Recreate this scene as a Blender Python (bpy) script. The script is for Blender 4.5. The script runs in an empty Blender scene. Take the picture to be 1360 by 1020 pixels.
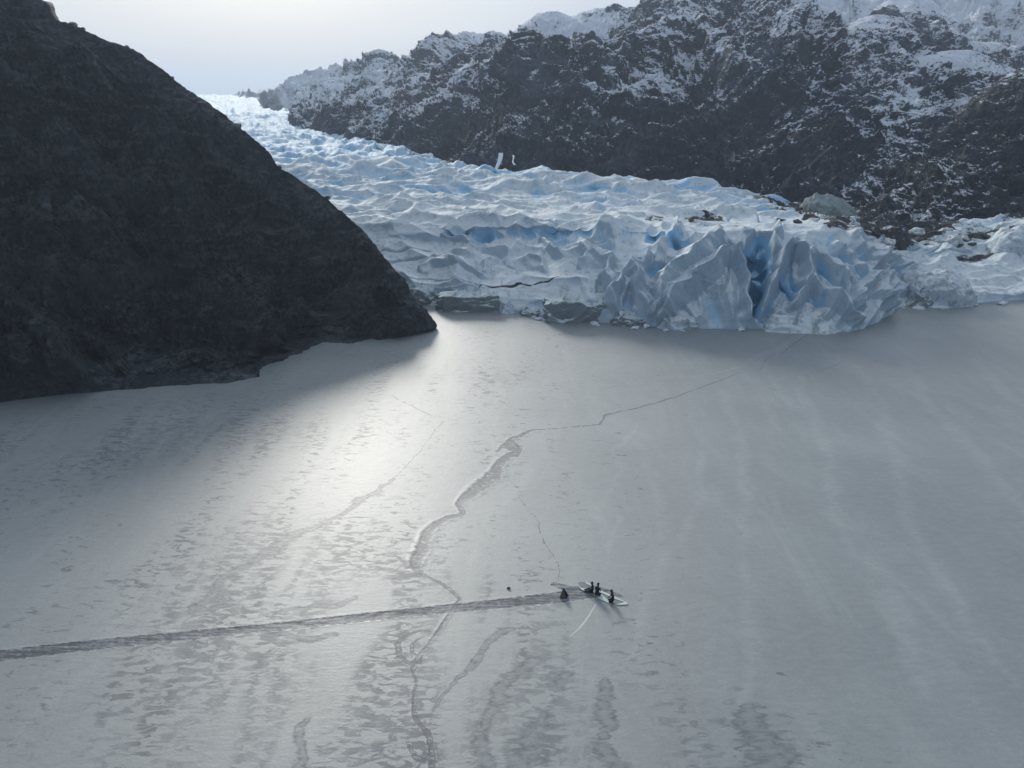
import bpy, bmesh, math, random
import numpy as np
from mathutils import Vector, Matrix
R = math.radians
rng = np.random.RandomState(7)
random.seed(7)
sc = bpy.context.scene
COL = sc.collection
CH = 50.0                      # the drone's height over the frozen lake (m)
FP = 1020.0                    # focal length for a 1360 px wide frame
TH = math.atan(380 / FP)
CT, ST = math.cos(TH), math.sin(TH)

# ------------------------------------------------------------------ survey
def ray(px, py):
    u = (np.asarray(px, float) - 680) / FP
    v = (510 - np.asarray(py, float)) / FP
    return u, CT + v * ST, -ST + v * CT
def on_lake(px, py, z=0.0):
    x, y, zz = ray(px, py)
    t = (z - CH) / zz
    return x * t, y * t
def at_depth(px, py, Y):
    x, y, z = ray(px, py)
    t = Y / y
    return x * t, np.asarray(Y, float) + 0 * t, CH + z * t
def project(x, y, z):
    d = y * CT - (z - CH) * ST
    h = y * ST + (z - CH) * CT
    return 680 + FP * x / d, 510 - FP * h / d

# ------------------------------------------------------------------ noise
def _h(ix, iy, iz, s):
    n = (ix.astype(np.int64) * 374761393 + iy.astype(np.int64) * 668265263 + iz.astype(np.int64) * 2147483647 + s * 974634777) & 0xffffffff
    n = ((n ^ (n >> 13)) * 1274126177) & 0xffffffff
    n = ((n ^ (n >> 16)) * 2246822519) & 0xffffffff
    return (n ^ (n >> 15)) & 0xffffffff
_G = np.array([(1,1,0),(-1,1,0),(1,-1,0),(-1,-1,0),(1,0,1),(-1,0,1),(1,0,-1),(-1,0,-1),(0,1,1),(0,-1,1),(0,1,-1),(0,-1,-1),(1,1,0),(-1,1,0),(0,-1,1),(0,-1,-1)], float)
def perlin(x, y, z=None, s=0):
    if z is None: z = np.zeros_like(x) + 0.37
    x0, y0, z0 = np.floor(x), np.floor(y), np.floor(z)
    fx, fy, fz = x - x0, y - y0, z - z0
    ux, uy, uz = [f * f * f * (f * (f * 6 - 15) + 10) for f in (fx, fy, fz)]
    out = 0
    for dx in (0, 1):
        wx = ux if dx else 1 - ux
        for dy in (0, 1):
            wy = uy if dy else 1 - uy
            for dz in (0, 1):
                wz = uz if dz else 1 - uz
                g = _G[_h(x0 + dx, y0 + dy, z0 + dz, s) & 15]
                out = out + wx * wy * wz * (g[..., 0] * (fx - dx) + g[..., 1] * (fy - dy) + g[..., 2] * (fz - dz))
    return out
def fbm(x, y, z=None, o=4, s=0, ridge=False, gain=0.5):
    if z is None: z = np.zeros_like(x) + 0.37
    a, f, t, w = 1.0, 1.0, 0, 0
    for k in range(o):
        n = perlin(x * f, y * f, z * f, s + k * 17)
        if ridge: n = 1 - 2.2 * np.abs(n)
        t = t + a * n; w += a
        a *= gain; f *= 2.03
    return t / w
def bowls(x, y, s=0, wv=0.35):
    """scallops: the lowest of paraboloids round scattered hollows; sharp crests between them"""
    x0, y0 = np.floor(x), np.floor(y)
    best = np.full(x.shape, 9.0); sec = np.full(x.shape, 9.0)
    for dx in (-2, -1, 0, 1, 2):
        for dy in (-2, -1, 0, 1, 2):
            cx, cy = x0 + dx, y0 + dy
            h1 = _h(cx, cy, cx * 0, s) / 4294967295.0
            h2 = _h(cx, cy, cx * 0, s + 5) / 4294967295.0
            h3 = _h(cx, cy, cx * 0, s + 9) / 4294967295.0
            d = (x - cx - h1) ** 2 + (y - cy - h2) ** 2 + wv * h3
            sec = np.minimum(sec, np.maximum(best, d)); best = np.minimum(best, d)
    return best, sec - best
def sm(a, b, x):
    t = np.clip((x - a) / (b - a), 0, 1)
    return t * t * (3 - 2 * t)
def poly_d(x, y, pts, w):
    """min over the polyline of distance / half-width, and the signed side, in metres or pixels"""
    best = np.full(x.shape, 1e9)
    w = np.broadcast_to(np.asarray(w, float), (len(pts),))
    for i in range(len(pts) - 1):
        ax, ay = pts[i]; bx, by = pts[i + 1]
        vx, vy = bx - ax, by - ay
        t = np.clip(((x - ax) * vx + (y - ay) * vy) / (vx * vx + vy * vy + 1e-9), 0, 1)
        d = np.hypot(x - ax - t * vx, y - ay - t * vy) / (w[i] + (w[i + 1] - w[i]) * t)
        best = np.minimum(best, d)
    return best

# ------------------------------------------------------------------ object helpers
def tag(o, label=None, cat=None, group=None, kind=None):
    if label: o['label'] = label
    if cat: o['category'] = cat
    if group: o['group'] = group
    if kind: o['kind'] = kind
    return o
def link(name, me, mats, parent=None):
    o = bpy.data.objects.new(name, me); COL.objects.link(o)
    for m in (mats if isinstance(mats, (list, tuple)) else [mats]): me.materials.append(m)
    if parent is not None: o.parent = parent
    return o
def grid_obj(name, P, mat, attrs=None, flip=False, parent=None):
    n, m, _ = P.shape
    me = bpy.data.meshes.new(name)
    me.vertices.add(n * m); me.vertices.foreach_set('co', P.reshape(-1).astype(np.float32))
    i = (np.arange(n - 1)[:, None] * m + np.arange(m - 1)[None, :]).ravel()
    q = np.stack([i, i + 1, i + m + 1, i + m], 1)
    if flip: q = q[:, ::-1]
    nf = len(q)
    me.loops.add(nf * 4); me.loops.foreach_set('vertex_index', np.ascontiguousarray(q).ravel().astype(np.int32))
    me.polygons.add(nf); me.polygons.foreach_set('loop_start', np.arange(nf, dtype=np.int32) * 4)
    me.polygons.foreach_set('use_smooth', np.ones(nf, bool))
    me.update(calc_edges=True)
    for k, v in (attrs or {}).items():
        a = me.attributes.new(k, 'FLOAT', 'POINT'); a.data.foreach_set('value', v.reshape(-1).astype(np.float32))
    return link(name, me, mat, parent)
def normals(P):
    du = np.gradient(P, axis=1); dv = np.gradient(P, axis=0)
    n = np.cross(du, dv); n /= np.linalg.norm(n, axis=2, keepdims=True) + 1e-9
    return n
def blur(A, k, axis):
    for _ in range(k):
        A = np.concatenate([np.take(A, [0], axis), A, np.take(A, [-1], axis)], axis)
        n = A.shape[axis]
        A = 0.25 * np.take(A, range(0, n - 2), axis) + 0.5 * np.take(A, range(1, n - 1), axis) + 0.25 * np.take(A, range(2, n), axis)
    return A

# ------------------------------------------------------------------ material helpers
class M:
    def __init__(s, name):
        s.m = bpy.data.materials.new(name); s.m.use_nodes = True
        s.t = s.m.node_tree; s.b = s.t.nodes['Principled BSDF']
    def n(s, ty, **k):
        nd = s.t.nodes.new(ty)
        for a, v in k.items(): setattr(nd, a, v)
        return nd
    def l(s, a, b): s.t.links.new(a, b)
    def setv(s, sock, v):
        if isinstance(v, bpy.types.NodeSocket): s.l(v, sock)
        elif v is not None: sock.default_value = v
    def math(s, op, a, b=None, c=None, clamp=False):
        nd = s.n('ShaderNodeMath', operation=op, use_clamp=clamp)
        s.setv(nd.inputs[0], a); s.setv(nd.inputs[1], b)
        if c is not None: s.setv(nd.inputs[2], c)
        return nd.outputs[0]
    def step(s, x, a, b, lo=0.0, hi=1.0):
        nd = s.n('ShaderNodeMapRange', interpolation_type='SMOOTHSTEP'); s.setv(nd.inputs[0], x)
        for i, v in enumerate((a, b, lo, hi)): s.setv(nd.inputs[i + 1], v)
        return nd.outputs[0]
    def mix(s, f, a, b, mode='MIX'):
        nd = s.n('ShaderNodeMix', data_type='RGBA', blend_type=mode)
        s.setv(nd.inputs[0], f)
        for i, v in ((6, a), (7, b)):
            s.setv(nd.inputs[i], v if isinstance(v, bpy.types.NodeSocket) else (*v, 1))
        return nd.outputs[2]
    def attr(s, name): return s.n('ShaderNodeAttribute', attribute_name=name).outputs['Fac']
    def coords(s, scale=(1, 1, 1), rot=(0, 0, 0)):
        c = s.n('ShaderNodeTexCoord'); mp = s.n('ShaderNodeMapping')
        s.l(c.outputs['Object'], mp.inputs[0])
        mp.inputs['Scale'].default_value = scale; mp.inputs['Rotation'].default_value = rot
        return mp.outputs[0]
    def noise(s, vec, scale=1.0, detail=4, rough=0.55, dist=0.0, ty='FBM', out=0):
        nd = s.n('ShaderNodeTexNoise', noise_type=ty, normalize=True)
        s.l(vec, nd.inputs['Vector']); nd.inputs['Scale'].default_value = scale
        nd.inputs['Detail'].default_value = detail; nd.inputs['Roughness'].default_value = rough
        nd.inputs['Distortion'].default_value = dist
        return nd.outputs[out]
    def bump(s, h, strength=0.5, dist=0.1, nrm=None):
        nd = s.n('ShaderNodeBump'); nd.inputs['Strength'].default_value = strength
        nd.inputs['Distance'].default_value = dist; s.l(h, nd.inputs['Height'])
        if nrm is not None: s.l(nrm, nd.inputs['Normal'])
        return nd.outputs[0]
    def out(s, col, rough=0.8, nrm=None, spec=0.5, ior=1.5):
        s.b.inputs['IOR'].default_value = ior
        s.setv(s.b.inputs['Base Color'], col if isinstance(col, bpy.types.NodeSocket) else (*col, 1))
        s.setv(s.b.inputs['Roughness'], rough); s.setv(s.b.inputs['Specular IOR Level'], spec)
        if nrm is not None: s.l(nrm, s.b.inputs['Normal'])
        return s.m
    def nz(s):
        g = s.n('ShaderNodeNewGeometry'); sp = s.n('ShaderNodeSeparateXYZ'); s.l(g.outputs['Normal'], sp.inputs[0])
        return sp.outputs[2]

# ================================================================== materials
def mat_lake():
    m = M('frozen lake')
    wide = m.noise(m.coords((.02, .035, 1), (0, 0, .5)), 1, 5, .55)
    fine = m.noise(m.coords((.7, 1.3, 1)), 1, 6, .7)
    grain = m.noise(m.coords((3.2, 3.2, 1)), 1, 3, .7)
    # small wind-drawn wet patches
    mot = m.noise(m.coords((.55, 1.35, 1), (0, 0, .15)), 1, 7, .64, .8)
    mreg = m.attr('mottle')
    mf = m.math('ADD', mot, m.math('MULTIPLY', mreg, .11))
    wet = m.math('MULTIPLY', m.step(mf, .575, .64), m.step(m.noise(m.coords((.14, .028, 1), (0, 0, .28)), 1, 5, .6, .5), .40, .62))
    # drawn features: dark fingers, track, crack, frost lines
    edge = m.noise(m.coords((.45, 2.0, 1)), 1, 7, .68, .5)
    ej = m.math('MULTIPLY_ADD', edge, 3.4, -1.7)
    fin = m.step(m.math('ADD', m.attr('finger'), ej), 1.05, .75)
    rim = m.math('SUBTRACT', 1.0, m.math('ABSOLUTE', m.math('MULTIPLY_ADD', m.math('ADD', m.attr('finger'), ej), 4.5, -4.2)), clamp=True)
    fin_core = m.step(m.math('ADD', m.attr('finger'), ej), .55, .2, 0, .45)
    fin2 = m.math('MULTIPLY', fin, m.math('SUBTRACT', 1.0, fin_core))
    wet_all = m.math('MAXIMUM', m.math('MULTIPLY', wet, .8), m.math('MAXIMUM', m.math('MULTIPLY', fin2, m.step(fine, .35, .6, .95, .45)), m.math('MULTIPLY', rim, .4)))
    strk = m.noise(m.coords((.10, 2.2, 1), (0, 0, -.075)), 1, 5, .6)
    lump = m.noise(m.coords((1.5, 3.2, 1), (0, 0, -.075)), 1, 4, .7)
    tj = m.math('MULTIPLY_ADD', lump, 1.1, -.55)
    trk = m.step(m.math('ADD', m.attr('track'), tj), 1.08, .86)
    tb = m.step(m.math('ADD', strk, m.math('MULTIPLY', lump, .8)), .78, 1.12)
    trim = m.math('SUBTRACT', 1.0, m.math('ABSOLUTE', m.math('MULTIPLY_ADD', m.math('ADD', m.attr('track'), tj), 5.0, -5.6)), clamp=True)
    cj = m.math('MULTIPLY_ADD', m.noise(m.coords((1.1, 2.0, 1)), 1, 7, .72, .8), 2.4, -1.2)
    cr = m.math('ADD', m.attr('crack'), cj)
    crk = m.step(cr, 1.05, .85)
    crim = m.math('SUBTRACT', 1.0, m.math('ABSOLUTE', m.math('MULTIPLY_ADD', cr, 3.2, -4.0)), clamp=True)
    cin = m.math('SUBTRACT', 1.0, m.math('ABSOLUTE', m.math('MULTIPLY_ADD', cr, 6.0, -1.8)), clamp=True)
    fj = m.math('MULTIPLY_ADD', m.noise(m.coords((.12, .25, 1)), 1, 6, .65), 1.4, -.7)
    frost = m.step(m.math('ADD', m.attr('frost'), fj), 2.3, -.2)
    white = m.step(m.math('ADD', m.attr('white'), m.math('MULTIPLY', fj, .35)), 1.15, .8)
    base = m.mix(m.step(wide, .3, .7), (.134, .160, .168), (.198, .227, .234))
    base = m.mix(m.step(fine, .35, .68, 0, .35), base, (.275, .298, .305))
    base = m.mix(m.step(grain, .35, .7, 0, .25), base, (.095, .108, .12))
    band = m.noise(m.coords((.13, .03, 1), (0, 0, .02)), 1, 7, .68, 1.2)
    base = m.mix(m.step(band, .40, .62, 0, .17), base, (.09, .105, .118))
    base = m.mix(m.step(band, .47, .30, 0, .12), base, (.36, .39, .395))
    base = m.mix(m.math('MULTIPLY', m.math('MULTIPLY', frost, m.step(edge, .38, .66, .25, 1)), .15), base, (.50, .53, .54))
    base = m.mix(m.math('MULTIPLY', wet_all, .78), base, (.07, .082, .10))
    base = m.mix(m.math('MULTIPLY', crk, .85), base, (.07, .08, .10))
    rl = m.math('MULTIPLY', m.step(m.math('SINE', m.math('MULTIPLY', cr, 7.5)), .1, .9), m.math('MULTIPLY', m.step(m.math('ADD', m.attr('crack'), m.math('MULTIPLY', mreg, -1.0)), 4.2, 1.6), m.step(fine, .4, .6)))
    base = m.mix(m.math('MULTIPLY', rl, .42), base, (.07, .082, .10))
    base = m.mix(m.math('MULTIPLY', m.math('MULTIPLY', crim, m.step(edge, .50, .68)), .6), base, (.72, .75, .75))
    base = m.mix(m.math('MULTIPLY', m.math('MULTIPLY', cin, m.step(edge, .5, .62)), .6), base, (.8, .83, .83))
    tcol = m.mix(tb, (.045, .053, .068), (.24, .26, .28))
    base = m.mix(m.math('MULTIPLY', trk, .93), base, tcol)
    base = m.mix(m.math('MULTIPLY', m.math('MULTIPLY', trim, m.step(edge, .4, .6)), .4), base, (.42, .44, .45))
    base = m.mix(m.math('MULTIPLY', white, .3), base, (.82, .85, .84))
    rip = m.noise(m.coords((.8, 2.6, 1), (0, 0, .15)), 1, 5, .65, .6)
    h = m.math('ADD', m.math('ADD', m.math('MULTIPLY', fine, .5), m.math('MULTIPLY', rip, .35)), m.math('ADD', m.math('MULTIPLY', grain, .3), m.math('MULTIPLY', m.math('MULTIPLY', trk, lump), .7)))
    b = m.bump(h, .35, .12)
    rough = m.math('ADD', m.math('MULTIPLY_ADD', fine, .12, .56), m.math('MULTIPLY', wet_all, .15))
    rough = m.math('ADD', rough, m.math('MULTIPLY', trk, .2))
    m.b.inputs['Coat Weight'].default_value = .42; m.b.inputs['Coat Roughness'].default_value = .40; m.l(b, m.b.inputs['Coat Normal'])
    return m.out(base, rough, b, m.math('SUBTRACT', 1.0, m.math('MULTIPLY', m.math('MAXIMUM', wet_all, m.math('MAXIMUM', trk, crk)), .6)), 1.62)

def mat_ice(name='glacier ice', tint=(1, 1, 1), attrs=True, snowy=.64, grime=0.0, side=None):
    m = M(name)
    nz = m.nz()
    big = m.noise(m.coords((.05, .05, .05)), 1, 5, .55)
    fine = m.noise(m.coords((.45, .45, .7)), 1, 7, .65, .4)
    strk = m.noise(m.coords((.9, .12, .5), (0, .5, .3)), 1, 5, .6, .5)
    snow = (snowy * .90 * tint[0], snowy * 1.0 * tint[1], snowy * 1.08 * tint[2])
    c = m.mix(m.step(fine, .3, .7), snow, tuple(.86 * k for k in snow))
    blue = m.attr('blue') if attrs else m.step(nz, .35, -.1, 0, .5)
    bl = m.math('ADD', blue, m.math('MULTIPLY_ADD', big, .5, -.25), clamp=True)
    # blue ice strongest on steep faces, frost on flats; shading is painted in too
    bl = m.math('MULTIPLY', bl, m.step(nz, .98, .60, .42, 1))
    if not side:
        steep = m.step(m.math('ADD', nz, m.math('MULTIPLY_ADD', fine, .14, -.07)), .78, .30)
        c = m.mix(m.math('MULTIPLY', steep, .85), c, (.29, .385, .475))  # painted shading: faces turned from the sky get a darker blue-grey
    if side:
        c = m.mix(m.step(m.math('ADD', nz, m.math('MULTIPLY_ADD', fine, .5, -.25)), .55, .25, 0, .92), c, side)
    else:
        c = m.mix(m.step(bl, .10, .70), c, (.25, .48, .69))
        c = m.mix(m.step(bl, .60, 1.0), c, (.07, .18, .28))
    g = m.step(m.math('ADD', m.math('MULTIPLY', strk, .6), m.math('MULTIPLY', fine, .5)), .575, .68, 0, .5)
    c = m.mix(g, c, (.24, .29, .31))
    if attrs:
        dj = m.math('MULTIPLY_ADD', m.noise(m.coords((.22, .22, .5), (0, .5, 0)), 1, 8, .72, .8), 3.6, -1.8)
        d = m.step(m.math('ADD', m.attr('dirt'), dj), .55, .85)
        rock = m.mix(m.step(fine, .3, .7), (.014, .015, .018), (.05, .052, .056))
        c = m.mix(d, c, rock)
    if grime:
        d = m.step(m.math('ADD', m.math('MULTIPLY', fine, .7), m.math('MULTIPLY', strk, .4)), .52, .66, 0, grime)
        c = m.mix(d, c, (.10, .13, .14))
    b = m.bump(m.math('ADD', fine, m.math('MULTIPLY', strk, .6)), .3, .3)
    return m.out(c, m.step(bl, .2, .8, .75, .6), b, .15)

def mat_rock(name, c0, c1, c2, snow=False, sc_=.05, tilt=.65):
    m = M(name)
    nz = m.nz()
    big = m.noise(m.coords((sc_, sc_, sc_)), 1, 8, .62, .5)
    st = m.noise(m.coords((sc_ * 1.2, sc_ * 1.2, sc_ * 4.5), (0, tilt, 0)), 1, 9, .66, .9)
    fine = m.noise(m.coords((sc_ * 12, sc_ * 12, sc_ * 12)), 1, 6, .7)
    c = m.mix(m.step(big, .35, .65), c0, c1)
    c = m.mix(m.step(m.math('ADD', m.math('MULTIPLY', st, .6), m.math('MULTIPLY', fine, .5)), .54, .70, 0, .9), c, c2)
    c = m.mix(m.step(fine, .55, .35, 0, .6), c, tuple(.45 * k for k in c0))
    pt = m.noise(m.coords((sc_ * .55, sc_ * .55, sc_ * .9), (0, tilt, 0)), 1, 9, .6, .6)
    c = m.mix(m.math('MULTIPLY', m.step(pt, .56, .61), m.step(fine, .3, .6, .15, .55)), c, tuple(.85 * k for k in c2))
    b = m.bump(m.math('ADD', m.math('MULTIPLY', st, 1.5), m.math('MULTIPLY', fine, .3)), .9, .12 / sc_ * .8)
    rough = .85
    if snow:
        n0 = m.noise(m.coords((.011, .011, .016)), 1, 3, .5)
        n1 = m.noise(m.coords((.07, .05, .15), (0, -.75, .1)), 1, 8, .68, 1.0)
        n2 = m.noise(m.coords((.30, .22, .62), (0, -.7, 0)), 1, 7, .75, 1.2)
        f = m.math('ADD', m.math('ADD', m.math('MULTIPLY', n1, .8), m.math('MULTIPLY', n2, 1.35)), m.math('MULTIPLY_ADD', n0, .8, -.4))
        f = m.math('ADD', f, m.math('MULTIPLY', m.attr('snow'), .5))
        f = m.math('ADD', f, m.math('MULTIPLY', m.math('SUBTRACT', nz, .6), .40))
        s_ = m.math('MULTIPLY', m.step(f, 1.19, 1.30), .92)
        c = m.mix(s_, c, (.74, .79, .88))
    return m.out(c, rough, b, .3)

def mat_plain(name, c, rough=.8, var=.25, scale=6):
    m = M(name)
    f = m.noise(m.coords((scale,) * 3), 1, 4, .6)
    return m.out(m.mix(m.step(f, .3, .7), tuple(k * (1 - var) for k in c), tuple(k * (1 + var) for k in c)), rough, m.bump(f, .4, .02))

ICE = mat_ice()
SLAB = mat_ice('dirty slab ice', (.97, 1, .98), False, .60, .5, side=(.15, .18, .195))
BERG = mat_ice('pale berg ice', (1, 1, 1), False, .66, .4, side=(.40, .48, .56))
LAKE = mat_lake()
CLIFF = mat_rock('dark cliff rock', (.018, .023, .032), (.036, .042, .052), (.10, .108, .12), sc_=.07, tilt=-.62)
MOUNT = mat_rock('snow dusted rock', (.009, .014, .026), (.022, .033, .054), (.085, .105, .15), True, .03)
NEARR = mat_rock('brown ridge rock', (.009, .013, .021), (.030, .034, .043), (.085, .088, .098), True, .05)

# ================================================================== frozen lake
ys = np.concatenate([np.arange(1075, 470, -1.3), np.arange(470, 392, -.8)])
_, Yr = on_lake(np.full(ys.shape, 680.), ys)
Yr = np.concatenate([[-400, 5, 25], Yr, [215, 240, 300, 420, 700, 1300, 2600, 5000]])
us = (np.arange(-120, 1482, 1.7) - 680) / FP
us = np.concatenate([[-14, -5, -2, -1.2], us, [1.2, 2, 5, 14]])
# distance along the view matters for the width of a column
dep = np.where(Yr > 30, Yr * CT + CH * ST, 30 * CT + CH * ST)
LX = us[None, :] * dep[:, None]
LY = np.repeat(Yr[:, None], len(us), 1)
WXn = fbm(LX / 9, LY / 9, o=4, s=301); WYn = fbm(LX / 9 + 7, LY / 9, o=4, s=311)
def LP(pts): return [tuple(float(k) for k in on_lake(p[0], p[1])) for p in pts]
def LW(pts, w):
    w = np.broadcast_to(np.asarray(w, float), (len(pts),))
    return [float(w[i]) * float(np.hypot(*on_lake(p[0], p[1]))) * 1.08 / FP for i, p in enumerate(pts)]
def field(items, cap=6.0, warp=0.0):
    out = np.full(LX.shape, cap)
    LXw = LX + warp * WXn; LYw = LY + warp * WYn
    for pts, w in items:
        P_ = LP(pts); W_ = LW(pts, w)
        mxw = max(W_) * cap
        xs_ = [p[0] for p in P_]; ys_ = [p[1] for p in P_]
        k = (LX > min(xs_) - mxw) & (LX < max(xs_) + mxw) & (LY > min(ys_) - mxw) & (LY < max(ys_) + mxw)
        if k.any(): out[k] = np.minimum(out[k], poly_d(LXw[k], LYw[k], P_, W_))
    return out
crackA = [(566,768),(555,758),(552,742),(557,725),(565,708),(578,694),(594,686),(614,681),(604,668),(622,658),(640,645),(655,634),(662,620),(672,608),(684,600),(670,592),(676,584),(692,579),(708,571),(740,568),(794,562),(801,552),(830,545),(870,535),(900,527),(935,514),(962,503),(985,494)]
crackAw = [4,7,10,11,11,9,7,5,5,9,11,10,7,6,7,7,5,3,2.2,1.6,1.6,2,1.5,1.4,1.3,1.2,1.0,.8]
crackB = [(566,768),(585,775),(598,787),(606,800),(596,806),(580,828),(572,845),(562,860),(555,868),(546,885),(548,903),(545,930),(552,955),(568,978),(576,1000),(578,1040)]
crackBw = [4,3.5,4,3,2,4,3,2,2,3,2.5,2.5,5,6,5,7]
thin = [([(1085,432),(1050,462),(1020,478),(1008,492)], 1.1), ([(430,862),(500,905),(545,930)], .9), ([(690,660),(715,690),(735,735),(742,765)], 1.6),
        ([(480,512),(520,525),(560,545),(600,560)], 2.0), ([(350,520),(420,515),(480,516)], 1.3), ([(1180,428),(1250,432),(1360,434)], .9), ([(1040,505),(1090,492),(1120,478)], .9),
        ([(545,535),(590,562),(545,610),(520,635)], 1.6)]
thk = np.interp(0, [0, 1], [0, 1])
crack = field([(crackA, crackAw), (crackB, crackBw)], warp=1.6)
mainc = crack.copy()
crack = np.minimum(crack, field(thin, warp=1.6) + .45)
ring = field([([(566,838),(550,836),(536,842),(527,854),(530,868),(543,878),(558,876),(562,868)], [1,3,4.5,5,5,4.5,3,1]), ([(562,845),(552,848),(546,855),(548,864),(556,869)], [1,2.5,3,2.5,1]), ([(540,990),(552,1002),(566,1008),(574,1000)], [3,5,5,3]), ([(660,600),(668,590),(682,588),(690,598),(684,607)], 2.5)], warp=1.2)
crack = np.minimum(crack, ring)
trackp = [(-140,886),(0,871),(100,859),(230,846),(330,836),(400,829),(480,820),(560,812),(640,804),(700,798),(750,792),(792,789)]
track = field([(trackp, [11,10.5,10.5,10,9,9.5,10,10,11,12,13,8]), ([(735,776),(760,783),(790,782)], [5,9,5]), ([(778,776),(806,786),(826,792)], [4,6,3])])
finger = field([([(690,842),(668,850),(650,862),(625,888)], [5,9,7,3]), ([(712,872),(698,888),(668,925),(655,960),(645,1000),(640,1060)], [9,13,13,15,17,17]),
    ([(655,852),(625,880),(600,905),(575,935)], [4,5,5,3]),
    ([(722,946),(708,968),(694,1000),(688,1050)], [10,19,21,19]), ([(750,888),(742,902),(732,912)], [13,14,7]), ([(818,902),(812,935),(800,968),(792,985)], [9,15,14,5]),
    ([(790,1000),(830,1015),(860,1050)], 16), ([(1015,935),(1010,965),(1030,1000),(1000,1050)], [12,26,34,36]), 
    ([(523,633),(500,650),(465,667),(430,690),(398,708),(370,728),(345,748),(300,775),(255,808)], [3,4,6,7,10,12,12,10,8]),
    ([(420,945),(400,985),(380,1040)], [6,7,8]),
    ([(270,828),(300,850),(260,880)], [3,5,4]), ([(360,840),(400,850),(430,838)], [5,8,5]), ([(375,812),(425,800),(470,790)], [4,6,4])], warp=3.5)
frost = field([([(960,520),(985,600),(992,690),(998,760),(1003,860),(1000,930)], [6,7,8,10,11,9]), ([(935,600),(930,650),(905,725),(880,762),(850,830),(838,890)], [5,7,9,15,12,9]),
    ([(1060,500),(1100,620),(1130,732),(1168,758),(1195,830),(1230,925)], [6,8,9,9,11,11]), ([(1140,485),(1175,540),(1200,640),(1235,760),(1300,850),(1350,900)], [8,9,9,10,11,11]),
    ([(1205,480),(1225,525),(1290,590),(1330,640),(1370,700)], [8,9,8,9,8]), ([(845,562),(835,590),(815,598),(828,620),(812,660),(795,690)], [4,4,4,5,7,9]),
    ([(828,690),(812,725),(800,755)], [3,4,3]), ([(880,502),(960,494),(1000,478),(1045,458),(1065,445)], [3,3,4,5,4]), ([(1300,478),(1330,520),(1400,560)], [7,7,7]), ([(1010,478),(1025,505),(1060,545)], [9,8,6]),
    ([(610,690),(590,705),(580,740),(590,765)], [9,11,10,7]), ([(700,625),(690,645),(670,670)], [8,9,7]), ([(400,560),(450,545),(520,530)], [4,5,5]), ([(330,690),(400,640),(470,600)], [6,6,5])], cap=4.0, warp=2.4)
frost = frost * 1.35 + fbm(LX / 14, LY / 20, o=5, s=330) * 2.6
white = field([([(792,801),(782,818),(770,834),(756,846)], [.7,1.6,1.5,.5]), ([(796,793),(806,795),(812,800)], [3,4,2])])
dd = lambda x, y, a, b: np.exp(-((LX - x) / a) ** 2 - ((LY - y) / b) ** 2)
mott = np.zeros(LX.shape)
for px_, py_, ra, rb in ((300,570,35,12),(150,600,25,9),(430,790,16,14),(380,900,20,16),(480,950,18,14),(560,900,14,14),(330,720,12,12),(640,950,12,10),(980,1000,14,8),(700,440,40,12),(560,500,25,10)):
    x_, y_ = on_lake(px_, py_); mott += dd(x_, y_, ra, rb) * (.75 if py_ > 460 else .35)
mott = np.clip(mott, 0, 1) - .9 * sm(5, 40, LX)
cz = perlin(LX * 1.3, LY * 1.3, s=4)
LZ = 0.018 * np.exp(-((crack - 1.1) / .35) ** 2) * (1 + cz) * (np.hypot(LX, LY) < 130) * (mainc <= crack + 1e-6)
LZ += 0.015 * np.exp(-((track - 1.05) / .2) ** 2)
LZ -= 0.03 * (track < .9) * (.5 + cz)
lake = grid_obj('frozen_lake', np.stack([LX, LY, LZ], 2), LAKE, dict(crack=crack, track=track, finger=finger, frost=frost, white=white, mottle=mott))
tag(lake, 'grey frozen lake with cracks, frost lines and a broken track across it', 'frozen lake', kind='structure')

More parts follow.
